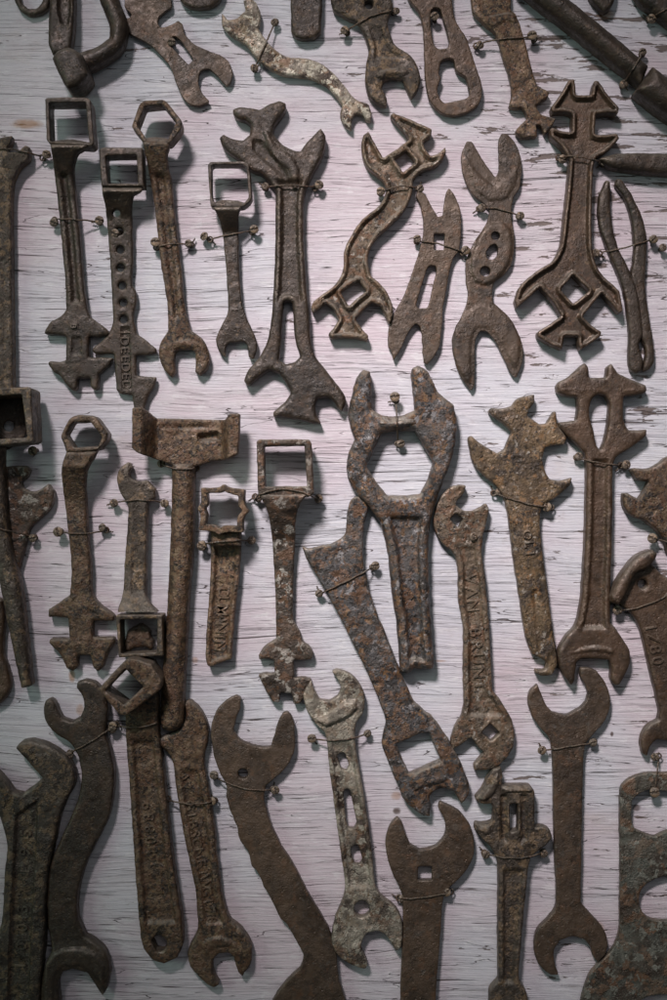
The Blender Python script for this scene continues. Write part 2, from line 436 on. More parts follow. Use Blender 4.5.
# ---- second row
tool('t10', OW, 'wrench', 'long grey-brown wrench running down the left edge with a small hooked open jaw on top', 'left edge long wrench', 'grey', 3, 260,
 [dict(parts=['open_jaw', 182, 'handle'], o='-14,142 0,137 12,135 10.5,141.5 6,147.5 8,151.5 18,150.5 25,144.5 29,146 28.5,158 16.5,170 11.5,185 11,240 12,320 13,395 -14,395', T=17, zb=3, r=3, bump=[('-14,185 3,190 4,380 -14,390',0.5)])], 14)
tool('t11', SW, 'wrench', 'long dark wrench with thin square ring on top and notched arrow shaped lower end', 'leftmost square-ring wrench', 'dark', 76, 240,
 [dict(parts=['ring'], o='45,98.5 48,97.5 86,97.5 90.5,100 94,143 91,146 50,143 46.5,140', h=['49,102.5 85.5,102 89,142.5 50.5,141.5'], T=38, zb=14, r=1.4, lump=.3, rough=.2),
  dict(parts=['shank', 300, 'notched_end'], o='49.5,141 62,139 75,139 91,142 86,146.5 77,152 74,160 73,172 76,200 80,240 83,278 86.5,305 90,317 102,325 108,331 107,335 98,336.5 88.5,336 88.5,357 103,357 113,358 108,366 99,374 98,388 94,390 90,386 89.5,378 77.5,378 77,388.5 74,391 67,386 60,376 53,371 47.5,363.5 49,361 58,361.5 65.5,360 66,336 56,334.5 44,333.5 44.5,330 50,322 61,315 66,309 64.5,278 58.5,215 55.5,185 52,160', T=13, zb=2, r=3.2,
    z=[(140,16),(146,27),(152,23),(176,6),(200,2),(400,0)], web=(5.5,2.4,172,305,2), bump=[('68,322 79,322 79,330 68,330',1.0)], sink=[('71,336 82,336 82,356 71,356',1.8)])], 15, text=[('notched_end','B',(73.5,319),(73.5,333),6)])
tool('t12', SW, 'wrench', 'dark wrench with a small square ring and a row of round holes down its shank', 'perforated ring wrench', 'dark', 122, 270,
 [dict(parts=['ring'], o='99,149 103,147.3 142.5,147.5 143.5,186 101,186', h=['105.5,155.5 136.5,154.5 138,183.5 108,183.5'], T=33, zb=12, r=1.6, lump=.4, rough=.25),
  dict(parts=['shank', 322, 'notched_end'], o='101.5,185 115,183 130,183 143,185.5 141,191 133,195 131.5,205 132,224 133,258 132,283 135.5,290 136.5,300 133.5,315 136.5,333 147,341 156,348.5 156,353.5 146,355 136,355.5 136.5,375.5 156,377 155.5,382.5 147,399 144,414 134,414 132,395 120,394 116,390 115.5,381 113.5,353.5 95,354 91.5,350 94,346.5 103.5,339 112,325 112.5,309 109.5,258 108,240 105,206 102.5,195', 
    h=[circ(116,213,3.9,12), circ(119,231,3.9,12), circ(120,249.5,3.9,12), circ(120.5,267.5,3.9,12), circ(122,285.5,3.9,12), circ(123,302.5,3.9,12), circ(123.5,319,3.9,12)], T=10, zb=4, r=2.6,
    z=[(184,13),(190,25),(197,19),(218,4),(240,1),(400,0)], sink=[('120,326 130,326 132,390 122,390',1.8)], lump=.5)], 16, text=[('notched_end','JDEEDED',(124,328),(127,389),9)])
tool('t13', RW, 'wrench', 'rusty long wrench with hexagonal ring on top and square open jaw below', 'upper hexagon ring wrench', 'rust', 172, 240,
 [dict(parts=['ring'], o='131.5,126.5 139.5,104 144,100.4 163.5,99.3 167,102 181.5,120.5 181,128 170,143 158,144 144,142', h=['137,125 144.2,106 163,104 176.5,121.5 167,141 147.5,140.5'], T=37, zb=15, r=1.6, lump=.3, rough=.2),
  dict(parts=['shank', 318, 'open_jaw'], o='141.5,138 155,136 168,138 168.5,146 166.5,155 168,167 171,179 174,209 181.5,272 184.5,306 190.5,330 202.5,339 209.4,357 207,369 199.5,375.5 195,372 195.3,352.5 191,349 177,349.8 174,355.5 175.5,372 171,377.4 163.5,369 158.4,354 160.5,342 168,330 166.5,300 160.5,264 154.5,209 147,164', T=13, zb=2, r=3.6,
   z=[(137,15),(143,26),(152,22),(178,6),(200,2),(400,0)], web=(5.5,2,172,320,2.5), bump=[('165,345 180,340 192,340 200,345 196,348 176,348 168,352',1.5)], lump=.6)], 17, gain=.75)
tool('t14', SW, 'wrench', 'short slim dark wrench with thin square loop on top and small open jaw below', 'short slim looped wrench', 'dark', 233, 260,
 [dict(parts=['ring'], o='207.6,164.5 210,161.6 244.5,161 249.2,164.5 252,198 248,203 241.5,207 210.5,206', h=['211.5,166.5 213.5,164.6 243,164.2 246.6,167.5 248.8,197 244.5,202.5 214.5,202.5 212.2,196'], T=30, zb=13, r=1.1, lump=.2, rough=.25),
  dict(parts=['shank', 312, 'open_jaw'], o='210,203.5 220,200 235,200 246,203 241,207 238.5,214 238.5,248 240,285 244.5,312 255,336 257.4,346 253.5,358.5 249,357.5 246.5,345 243,341.5 229,342.5 226,347 225.5,357.6 218.5,351 215.4,339 220.5,327 227.4,312 226.5,276 225,256 220.5,224 214,209', T=10, zb=2, r=2,
   z=[(203,12),(208,22),(214,18),(232,3),(400,0)], lump=.9)], 18, dust=.4)
tool('t15', IW, 'wrench', 'large dark wrench with three-horned top and a slot above its twin hooked lower jaws', 'large three-horned wrench', 'dark', 293, 260,
 [dict(parts=['horned_head', 200, 'handle', 366, 'open_jaw'], o='232.5,113 232.5,108.5 240,106 250,107 259.5,108.5 270,103 279,99.5 285.5,102.5 285,110 274.5,125 273,133 282,143 294,149.6 300,150.5 309,139 318,129.5 321,127 325.5,135.5 325,146 321,158 309,181 304.5,195 303.6,230 306,278 309,315 313.5,351 327,371 343.5,393 345.5,402 342,411 338,408 334.5,402 327,396.5 318,398 315.5,404 316,412 321,423.6 311,422.5 300,420 285,417 273,416.5 273,411.5 284,402 291,393 286,383 279,373 270,370 264,373 254,381 247.5,385.5 243.6,381 247.5,370.5 261,354 268.5,336 273,294 275,240 275.4,190 264,176 252,170 237,158 225,149 219,137 223.5,133.4 232,138 243,140 249.5,134 250.5,125 244.5,120 238,118',
   h=['283.5,303 287,300.5 292,302 293.5,320 295,338 300,356 295,361 286.5,364 279,360 281,340'], T=16, zb=2, r=4.5, web=(5,3,178,304,2.5), lump=.4,
   sink=[('252,138 262,140 276,158 288,172 287,182 276,172 262,160 252,150',2.5)], bump=[('262,131 268,130 276,145 292,156 300,170 298,190 293,190 288,170 272,156',2.0)])], 19, dust=.4)
tool('t16', IW, 'wrench', 'ribbed S-shaped wrench with a zigzag head, diamond eye and dirty gold-brown casting', 'ribbed S-shaped wrench', 'tan', 380, 225,
 [dict(parts=['zigzag_head', 190, 'handle', 274, 'lower_head'], o='390,115 393,112 410,119 432,128.5 431,136 423,141 425,148 431,155.5 438,153 445.5,146.5 446,152.5 442,160 436,165.5 420,172 413,180 412,193 403.5,211 385.5,229 372,244 368,259 371,276 382,285 389,295 393,310 391,321 389,323 386,317 381,305.5 372,301.5 364,309 355.5,319 361,327 368.4,335.5 367.5,340.6 352.5,337.6 330,338 328.5,333.4 334,327 339,319 333,309 325.5,302.5 318,309 312,313 311.4,307 314,301 321,295 332,287 339,279 343.4,266 344,252 349.5,238 361.5,220 381,203 386.5,190 384.5,182.5 376,174 366,165 361.5,148 363,134.5 368.5,131 375,143 383,157.5 396,149 409.5,139 404,131',
   h=['394,158 406.5,149.5 415.5,161.5 403,172', '340.5,292 350,285 358.5,280 366.6,290.5 357,298 349,306'], T=15, zb=2, r=2.4, web=(3.4,3.0,90,350,1.6), lump=.4)], 20)
tool('t17', 'alligator_wrench', 'wrench', 'flat brown wrench with V-shaped jaws at both ends, a square hole and a long slot', 'flat double-V wrench', 'plate', 430, 275,
 [dict(parts=['upper_jaw', 226, 'handle', 312, 'toothed_jaw'], ax=(-.12,.99), o='416,196 418,189.5 424,193 431,205 438,217 443,215.5 444,205 446,193 449,188 453,193 459,205 461.4,223 459,250 453,259 447,287 443,308 442.5,320 439.5,346 434,357 427.5,364.5 423.6,362.5 423.5,356 422.5,352 423,346 421.8,341 422,335 420,326 415.5,323.5 409,332 399,352 393.6,360.5 391,350 388.5,348 388,338 390,322 397,308 405,293 413,270 418.5,253 423.6,232 421,208',
   h=['434.5,233.5 445,233.5 444,250 434,250', '427.5,268 430,265 436,266 436.5,271 433,286 429,304 427,308 418,308 416.4,304.5 421,288'], T=9, zb=3, r=1.1, lump=.35)], 21)
tool('t18', 'double_alligator_wrench', 'wrench', 'flat dark wrench with two wide V jaws and three holes in its oval centre', 'two jawed oval wrench', 'plate', 493, 262,
 [dict(parts=['upper_jaw', 207, 'handle', 300, 'lower_jaw'], o='464,148 466.5,141.4 472.5,142 483,160 495.5,177 499,169 498.5,142 501.5,133.6 507.5,133.6 516.5,145 521.8,163 519.5,187 513,199 512,218 514.5,238 512,262 506.5,272 494,283 492.5,291 493,302 509,317 520,337 523,358 516.5,378 512,375 503,357 494,339 486.5,331 480,331 475.6,340 475,360 474.5,385 471,391 459,373 452.4,348 454.5,330 464,311 468,295 466,280 466,262 473,244 486,224 490,211 484,203.5 471,192 463,173 461.5,155',
   h=[circ(495.5,236,4.2,12), '490,246 495,244 498,248 497,256 493,260 487,259 485.5,253', circ(485,271.5,5,12)], T=8, zb=3, r=1.0, lump=.3,
   bump=[('481,232 490,223 503,222 511,229 513,246 508,266 497,280 486,286 475,283 470,270 473,250',2.2), ('462,150 480,175 495,186 512,170 517,150 519,165 514,188 505,200 490,202 474,190',1.2), ('454,330 466,312 480,303 498,307 515,325 521,350 515,372 497,338 486,328 477,328 472,340 471,388 455,362',1.2)])], 22, gain=.85, dust=.15)
tool('t19', IW, 'wrench', 'large ribbed wrench with castle shaped top and open diamond in its arrowhead base', 'large arrowhead implement wrench', 'brown', 580, 215,
 [dict(parts=['castle_head', 162, 'handle', 252, 'arrow_head'], o='569,79.5 574,78.4 575.8,86 576,94.5 591.5,94.5 593,86 595,80 598.8,80.3 608,94 619.4,107.5 618.5,113.5 608,112.5 596,113.5 595.4,134 606,134.5 617,132.8 619.6,137.5 611,148 596,157.5 593.6,169 592,238 595.5,262 603,275 612,283 620,291 623.3,310.5 620,313.5 611,303 602,292.5 592,305 583,316.5 592,325 601.5,331.5 601,336 590,344 580.5,349.8 578.8,343 578.6,336 564.5,336 563.5,343 562,349.8 550,344 537.5,336 538,331.5 550,324 561.5,315.5 553,302 540.5,287 528,298 516.7,307.5 515,300 521,285 536,271.5 553,260 561,244 564.5,215 567.5,190 570,160 563,148 551,136.5 550.2,129 553.5,127 562,130.5 572,131.5 572.6,113.5 562,111.5 552.5,112 551,106.5 560,95',
   h=['573.5,274.5 589.5,290.5 573.5,303.5 561,289.5'], T=18, zb=2, r=2.2, web=(3.4,3.8,60,355,1.4), lump=.3)], 23, gain=1.05)
tool('t20', 'pliers', 'pliers', 'old dark pliers hanging with handles up and jaws closed below, right of the arrowhead wrench', 'pliers', 'dark', 628, 280,
 [dict(parts=['handle', 262, 'jaw'], o='604,185 606.5,179.5 611,181 610.8,199 613,225 620,250 629,267 636,285 641,308 643.5,332 640,345 643.5,360 643,371 637,373 631,370 629,363 629,330 623,288 611,256 601,230 598.3,210 600,194', T=13, zb=4, r=3.6),
  dict(parts=['handle', 274, 'jaw'], o='615,184 617,178.5 622,179 628,187 635,199 644,220 647.2,240 646,285 649,312 653,336 655,360 650,370 644.5,371.5 643.5,366 646,352 642,338 638,312 634,290 631,276 634,258 633.5,232 630,212 624,196', T=11, zb=2, r=3.4)], 24, gain=1.1)

# ---- third row
tool('t22', SW, 'wrench', 'deep square box socket on a tapering blue-brown stem at the left edge', 'deep box socket tool', 'grey', 12, 540,
 [dict(parts=['socket'], o='-22,388.5 28,387 31,389 33.5,440 30,443 -22,447', h=['-15,396 21.5,394.5 27,437.5 -15,439.5'], T=54, zb=14, r=1.8, lump=.5),
  dict(parts=['stem'], o='-14,446 2,446 2,475 9,545 18,580 25,635 31,686 27,688 20,689 15,666 5,618 -6,560 -14,500', T=25, zb=6, r=7.5, lump=.7, z=[(440,12),(480,3),(700,0)])], 25)
tool('t22b', 'pierced_plate', 'iron plate', 'dark plate with a round hole seen inside the box socket at the left edge', 'pierced plate in the box socket', 'dark', 5, 418,
 [dict(parts=['plate'], o='-24,392 24,392 25,404 29,420 25,436 8,450 -24,450', h=[circ(8.5,426,5.5,14)], T=13, zb=9, r=1.5)], 26)
tool('t23', OW, 'wrench', 'pale speckled open-end wrench half hidden behind the box socket stem at the left edge', 'half hidden speckled wrench', 'peel', 25, 510,
 [dict(parts=['open_jaw', 520, 'handle'], o='-4,468 5,466.5 18,465.5 26,466 30,470 27,477 21,482 23,488 30,491 39,489.5 48,483.5 54,491 52,505 42,517 31,527 26,542 19.5,566 14,585 4,580 -2,500', T=12, zb=2, r=3.5, z=[(460,0),(700,-1)])], 27, gain=.8)
tool('t23b', 'hooked_end', 'tool end', 'rounded brown tool end bulging in from the left edge beside the box socket stem', 'left edge rounded end', 'brown', 0, 660,
 [dict(parts=['jaw'], o='-20,590 2,600 4.5,618 3,634 3.5,656 9,674 9.5,690 3,701 -8,708 -20,710', T=13, zb=2, r=5)], 28)
tool('t24', RW, 'wrench', 'dusty brown wrench with cranked hexagonal ring on top and notched lobed lower end', 'cranked hexagon-ring wrench', 'rust', 82, 540,
 [dict(parts=['ring'], o='60.3,436 69,418.5 76.5,415 95.4,416 107.8,433 106,440 98,449 84,452 66,452', h=['65.5,434 72.5,422 90,421.5 102,437 98,447 74,447.5'], T=37, zb=13, r=2.4, lump=.5),
  dict(parts=['shank', 592, 'notched_end'], o='66.5,449 80,447 99,446 94,456 86.4,470 84.6,483 85.5,500 88,540 90.5,568 91.5,592 100,605 110,612 114.5,616 113,621.5 92.5,621 93,637.5 114,637.5 115.5,642 108,652.5 102.5,667 97.5,672 93,667.5 90.5,656 77.5,655.5 77.5,667 72,671.6 66,669 60,655.5 48,643.5 49.5,639 60,638.5 69,639 67.5,618.6 57,617 48,617.4 48,609.5 58,603 69,595 70.7,575 69.5,550 66,520 64,500 61.5,481 61.5,466', T=14, zb=2, r=4,
   z=[(446,12),(453,23),(466,24),(480,15),(500,4),(700,0)], lump=.8)], 29, gain=.8)
tool('t25', 'combination_wrench', 'wrench', 'grey wrench with small open jaw on top and a rust-filled square box socket below', 'open jaw and box socket wrench', 'grey', 137, 555,
 [dict(parts=['open_jaw', 501, 'handle', 612], o='116,479 120,468 128,461.6 132,467 129.5,473 130,478.5 136,480.5 147,480.5 155.5,489 155,498 148,502 147,524 146,580 146,596 150,604 159,613.5 163,622 117,622 117,612 122.5,594 124.5,560 127.5,524 127.5,503 120,493', T=15, zb=3, r=3, z=[(460,0),(590,2),(615,14)], bump=[('130,502 134,502 132,590 126,606',1.2), ('143,502 146,502 145,590 144,600',1.2)]),
  dict(parts=['box_socket'], o='115.8,615 162,615 163,656 118.5,657.5', h=['120,619.5 157.5,618.6 156.5,652.5 121,654'], T=33, zb=4, r=1.3, lump=.3, rough=.2)], 30, gain=1.1)
tool('t25b', 'rust_crumbs', 'debris', 'dark flaking rust crumbs lying in the box socket of the grey wrench', 'rust crumbs', 'rust', 140, 640,
 [dict(parts=['crust'], o='124,640 130,628 140,624 150,630 153,642 150,650 140,647 130,652 123,650', T=15, zb=2, r=5, lump=2.5, rough=1.6)], 31, gain=.7)
tool('t26', 'tee_wrench', 'wrench', 'heavy T-shaped tool with a wide U-shaped head on a round rusty shaft', 'heavy T-shaped tool', 'rust', 180, 570,
 [dict(parts=['side_lug', 143, 'crossbar', 226, 'side_lug'], ax=(1,0), o='132,407.5 141,407 156,418 190,419 225,419.5 229.5,413.5 239.5,413.5 239,436 237.6,454 227,459 210,461.5 195,466 184,468 171,464.5 150,457 137,452.5 131.5,448',
   T=20, zb=4, r=2.2, z=[(131,26),(141,26),(156,2),(170,0),(222,0),(228.5,17),(240,17)], sink=[('197,434 219,431 219.5,440.5 198,442',6), ('158,424 210,424.5 208,430 160,430',1.6)], lump=1.0),
  dict(parts=['shaft'], o='171,462 194,462 193.5,480 192.5,550 189,590 187,625 183.5,690 182.5,722 177,731.5 168,733 161,730 159,720 162,666 166.5,600 169.5,530', T=25, zb=3, r=10.5, lump=.6)], 32, gain=.9)
tool('t27', SW, 'wrench', 'short broken wrench with notched square ring on top and raised letters on its shank', 'short notched-ring wrench', 'rust', 222, 580,
 [dict(parts=['ring'], o='201,487.5 219,487 223.5,484 228,486.6 244.5,489.5 244.5,503.5 248.6,511 243.6,518.5 243,532.5 226,532.5 219,535 213,532 198.6,530 200.4,515.5 197.2,508 201,503', h=['207,493 220,492.5 224,490.5 228,493 238.5,496 238,505 242,511 237.5,517 237,526 225,525.5 219,528 213,525 205,524 207,514.5 204.5,508.5 207.5,503.5'], T=38, zb=15, r=1.4, lump=.3, rough=.3),
  dict(parts=['neck'], o='210,528 240,530 240,546 211,546', T=30, zb=6, r=4),
  dict(parts=['handle'], o='210.6,541 240.6,541 240,556 238.5,580 235.5,604 233,635 231.5,659 226,661 222,662.5 217,664 212,667 207,666 205.5,657 206.5,630 208.5,600 210.5,570', T=15, zb=2, r=2.2, web=(4,2.2,545,690,1.5), lump=.5)], 33, gain=1.1, text=[('handle','DUMANIN',(224,588),(219,650),11)])
tool('t28', SW, 'wrench', 'wrench with large square ring, peeling white patches and a scaly arrow-shaped lower end', 'peeling ring wrench', 'peel', 285, 570,
 [dict(parts=['ring'], o='256.5,442 259.5,439.2 309,439.4 311.5,443.5 314,493 308,497.5 262,498 258,495', h=['264,446 304.5,445 307,486 265,487'], T=37, zb=13, r=2.2, lump=.5, rough=.3),
  dict(parts=['shank', 636, 'notched_end'], o='260,494 272,487 300,487 312,491 306,496 300,504 296,519 295,545 293.5,575 293,610 294,621 299,630 303,641 309,646 313.5,653 312,659.4 303,660.5 294,660 294,678 303,677.5 311,679 310.5,684 306,694 300,704 294,705 291.5,694 280,693.5 279,703 273,702 268,695 264,687 258,675 264,673.5 274.5,673.5 273.6,660 266,659 259,660 258.6,655.5 264,647 276,639 275.4,600 273.5,560 271,530 267,510 262,500', T=13, zb=2, r=2.6,
   z=[(489,16),(496,26),(508,23),(540,4),(570,0),(700,0)], lump=.9)], 34)
tool('t29', 'battered_wrench', 'wrench', 'heavily scaled slanting wrench with one finger on top and boxed open jaw below', 'scaled slanting wrench', 'steel', 385, 660,
 [dict(parts=['finger_jaw', 500, 'handle', 808, 'boxed_jaw'], ax=(.33,.944), o='349.5,503 353,498 358,496 364,499 367.5,507 365,525 363,549 365,570 372,600 384,630 396,660 405,682 415.5,703 432,717 444,733 455,752 463.5,769 469.5,787 466.5,799 462,804 458,799 454.5,791.5 444,788.5 434,792 429,798 430.5,806 429.5,817 424,816 415.5,811 403.5,799 396,781 389,763 382.5,746 384,733 385.5,721 375,691 360,658 351,640 336,609 325.5,591 315,573 307,560 301.5,546 310,548 318,547 329,544 339,540 345,534 347,518',
   h=['396,745 407,740 420,734 429,732.5 435,747 441,760 424,768 409,774.5'], T=15, zb=3, r=3.2, lump=1.3, rough=.6, bump=[('410,776 424,768 441,761 448,768 450,778 440,783 424,787 414,792',2.2)])], 35)
tool('t30', 'hexagon_wrench', 'wrench', 'massive rusty blue black wrench with two prongs above a big hexagonal opening', 'big hexagon wrench', 'steel', 405, 520,
 [dict(parts=['prong_head', 424, 'hexagon_ring', 506, 'shank'], o='353,392 355,382 359,373 363.5,369 370,371 372,383 372.4,409 382,414.5 397,416 415,410 414,395 412,376 413,367 418,364.5 427,369.5 433,380 439,392 454,404 457.8,422 456,440 453,457 446,476 440,492 434,510 430,528 429,570 432,630 434.5,666 432,670.5 414,669.6 408,675 400.5,672 397.5,630 393,600 388.5,558 381,525 370,508 358,495 349,480 346.5,467 349,452 355,439 350,425 348.5,410',
   h=['382,433 398,430.5 415,431 422.5,443 434,462.5 428,480 421,493.5 406,495 388,495.5 377,482 367,467 374.5,449'], T=22, zb=3, r=7, lump=1.2, rough=.6, web=(8.5,4,515,700,3),
   bump=[('376,421 395,420 414,419 418,423 404,427 384,428',2.5)])], 36, gain=.95)
tool('t31', 'lettered_wrench', 'wrench', 'rusty whitish wrench with raised lettering down its web and a square pierced rounded base', 'lettered web wrench', 'tan', 475, 630,
 [dict(parts=['open_jaw', 536, 'handle', 700, 'pierced_jaw'], o='433.5,522 435,512 438,503 444,493 451,487 459,484.5 466,485.5 465,493 458,500 455.5,505 463.5,510 473,511 480,507 486,503.5 489.5,509 487,522 483.5,536 482,552 485,575 487.5,600 490.5,648 492.5,690 499,698 506,709 512.5,722 514,745 507,758 497,767 485,770.5 474,770.5 474,765 479,759 484,753 476,745 470,738 461,745 453,750 451,743 455,727 463,712 463.5,672 463.5,630 459,600 457.5,564 453,553 444,545 436.5,535',
   h=['450,519 456,513.2 463.5,519 458,527.5', '481.5,733 490,723.5 500,733 491.5,741'], T=14, zb=3, r=2.4, web=(5.2,2.2,545,718,1.6), lump=.8, rough=.5,
   sink=[(circ(478.5,712,3.2,12),2.0)], bump=[('476,733 490,718 505,733 491.5,747',1.0)])], 37, gain=1.0, text=[('handle','VAN BRUNT',(470,572),(481,692),12)])
tool('t32', IW, 'wrench', 'golden-rust wrench with many-pointed head and a tiny hook at the bottom of its shank', 'golden many-pointed wrench', 'gold', 522, 530,
 [dict(parts=['pointed_head', 500, 'handle', 652, 'hook'], ax=(.12,.99), o='468.3,440 469,436 472,435.5 478,441 486,446.5 497,453 504.5,449 512,432 507,426 500,421 491,414 488.6,411.5 491,408 502,408 512,405.5 517,399 524,396 534.5,394.5 535,402 530,409 527.5,415.5 539,424 546.5,423.5 551,416 554,411 556.8,412 558,425 564,433 567.3,438 565,444.5 555,445 545,447.5 543,461 546,472 550,479 560,480.5 572.3,477.5 571,485 557,497 546,504 541,511 540.3,525 542,545 546.5,580 552.5,625 556,648 557.3,664 553,675 542,676.6 535.4,673 536,669 541,670.5 546,669 547,663 541,658.5 533,655 527,640 521,604 513.5,556 509,520 505,500 496,485 485,476 474,464',
   T=14, zb=2, r=3, lump=.7, bump=[('510,455 526,454 526,456.5 510,457.5',1), ('510,461 527,460 527,462.5 510,463.5',1)], sink=[('532,590 537,590 545,640 542,652 538,652 534,620',1.6)])], 38, text=[('handle','OLI',(527,530),(530.5,558),9)])
tool('t33', IW, 'wrench', 'clean dark brown implement wrench with a teardrop opening below its double-peaked head', 'teardrop-opening implement wrench', 'brown', 600, 520,
 [dict(parts=['peaked_head', 458, 'handle', 618, 'open_jaw'], o='557,386 560,381 570.5,375.5 581,365.5 585.5,362.4 588.5,366.5 590,377.5 606.5,377.5 608,366.5 612.5,363.2 618.5,373 634,380 646.4,384.5 647.3,390.5 644,393.5 624.5,396.5 624,410 625,422 629,429.5 638,430 647.5,429.5 647.5,435.5 638,443 629,449.5 618,456 614,464 613.5,476 612.8,550 611,590 611,622 620,634 629,648 631,660 627,673 620,685.5 615.5,686 611.5,679 612,668 610,660.5 597,659.5 583,659 577,663 576,672 574.5,682 571.5,686 563,674 559,662 559,650 566,637 576,625 581,605 583.5,575 585.5,540 587,470 585.5,453 577,444 569,437 563,431 558.5,426.5 558.5,422 567,421.5 576.5,420.5 578,410 577,397 566,395.5 557.5,392',
   h=['591,404 594,397.5 599.5,394 606,396 609.8,402 609,418 605,440 600.5,450 597,445 594,430 590,414'], T=16, zb=2, r=4, web=(5.5,2.8,458,630,2.2), lump=.35, bump=[('570,655 580,648 596,645 612,648 618,656 610,654 597,652 582,653',1.8), ('560,388 600,389.5 644,389 644,391 600,392 560,391',1.2)])], 39)
tool('t34', 'horned_wrench', 'wrench', 'dark two-horned wrench head entering from the right edge above the bent-topped lettered wrench', 'two horned wrench', 'rust', 655, 495,
 [dict(parts=['horned_head'], o='631.6,469.7 634,467.8 648,468.5 660,463 668,457 695,448 695,575 671,556 666,543 658.6,532 646,521.5 635,517 628,512 624,502 624.2,493 628,492.5 633,496 639.7,499.4 646,489 649.6,481 643,481 637,479', T=18, zb=2, r=4, lump=.6)], 40, gain=.75)
tool('t35', 'lettered_bar_wrench', 'wrench', 'brown wrench at the right edge with thick lip on top and large raised figures', 'right edge figured wrench', 'brown', 650, 650,
 [dict(parts=['head', 612, 'handle', 720, 'hook'], o='622,606 616,600 626,580 636,566 650,562 667,577 695,585 695,770 680,742 667,741 657.5,740 652,745 647.7,756.5 643,754 641,742 646.6,728 658.6,719.5 659.7,711.5 651,672 640,628 632,614', h=[circ(643,584,4.6,14)], T=14, zb=2, r=3.5, lump=.4),
  dict(parts=['lip'], o='629,566 637.8,556.5 647,551.5 654,549.5 658.6,554 655,562 648.7,568.6 640,572 635.6,576 631,585 627,594 620,606 612.5,603 611.4,596 619,581', T=26, zb=4, r=6, lump=.6)], 41, text=[('handle','1Z80',(650,622),(659,666),12)])

# ---- bottom row
tool('t36', 'heavy_wrench', 'wrench', 'heavy slate grey wrench in the bottom left corner with numbers in its sunken panel', 'heavy bottom left wrench', 'grey', 30, 870,
 [dict(parts=['angled_jaw', 802, 'handle'], o='15,748.5 20,742 31,740.5 50,747 65,757.5 72.5,770 73.5,785 65,802 58,822 54,842 48,870 45,900 44,940 40,980 38,1030 -14,1030 -4,940 1,920 4,870 6,846 -2,815 -14,790 -14,766 0,777 12.6,793 21.6,795 32,787 42,779 28,763', T=22, zb=4, r=4.5, sink=[('15,815 38,799 37,840 34,890 31,950 29,1020 7,1020 8,960 12,880',3.6)], lump=.6)], 42, gain=.85,
 text=[('handle','1003 195',(20,975),(26,824),11)])
tool('t37', 'curved_open_wrench', 'wrench', 'smooth dark S-curved wrench with crescent jaws, right of the slate-grey bottom left wrench', 'smooth dark S-curved wrench', 'dark', 80, 840,
 [dict(parts=['upper_jaw', 742, 'handle', 944, 'lower_jaw'], o='43,708 45,701 49.5,698.5 54,702 57,710 62,718.5 72,721.6 80,717 83.5,708 82,697 76,687.5 77,682 85,679.5 95,683 103.5,692.5 107.5,708 105,733 111,754 114,781 109.5,814 102,832 87,862 79,887 77,915 84,936 96,943 105,953 109.5,970 107,988 102,996.5 96,987.5 87,974 72,969.5 62,973 58,984 60,1010 62,1030 40,1030 40,990 45,965 51,950 47.4,926 46.5,896 49.5,866 62,836 74,809 80,789 80,767 72,746 54,733 45,721', T=17, zb=3, r=3.6, lump=.4, z=[(680,0),(940,0),(955,2)],
   bump=[('44,962 58,950 78,947 96,952 105,966 104,990 96,978 80,966 62,967 55,978 55,1028 42,1028',2.0)])], 43, gain=1.15, dust=.35)
tool('t38', SW, 'wrench', 'rusty bar wrench with tilted square socket on top and square hole at its foot', 'tilted-socket bar wrench', 'rust', 148, 830,
 [dict(parts=['socket'], o='97.5,689.5 126,659.5 134,658.5 150,664 161,680.5 159,691 126,716 119,714.5', h=['105,690.5 125.5,669.5 143.5,687 124,705'], T=52, zb=14, r=2.6, lump=.5),
  dict(parts=['handle'], o='124.5,705 134,702 156,690 157.5,705 158,730 162,760 167,808 172.5,860 181.5,920 182.6,944 177,958.5 163.5,964.8 151.5,960.5 142.5,947 139.5,929 135,875 132,830 128.5,775 125.5,736', h=['151,940.5 158,934.5 167,941 166.5,947 163,952 156,951.5'], T=20, zb=2, r=3.4, web=(6,2.4,738,925,2), z=[(690,16),(712,10),(745,0)], lump=.7, rough=.45)], 44, gain=.85,
 text=[('handle','10889',(152,858),(147,800),11)])
tool('t39', 'lettered_open_wrench', 'wrench', 'scabby rusty open end wrench with worn inscription, right of the tilted socket wrench', 'inscribed open-end wrench', 'rust', 205, 850,
 [dict(parts=['upper_jaw', 762, 'handle', 918, 'open_jaw'], o='155.4,742.5 160,737.5 169,734.5 178,731 185,722 185.5,712 183,705 186,700.5 190,700.3 199.5,709.5 207,724.5 207.5,741 204,759 207,780 213,816 217.5,860 222,896 229.5,919 243,931 252,947 250.5,965 242,977.5 237.5,972.5 234,958 229,953.5 219,954.5 213,961 212.5,970 219,984.5 213.6,988.6 206,985 197,976 189,965 188.4,950 196.5,932 196,900 191,870 186,848 179,809 175.5,786 171,759 162,748.5', T=15, zb=2, r=4, web=(6.5,2,768,925,2), lump=.9, rough=.5,
   bump=[('200,945 208,938 222,936 236,942 240,950 230,947 214,948 206,956',1.8)])], 45, text=[('handle','A7 GIBSONEIWG178',(183,772),(213,925),10)], gain=.9)
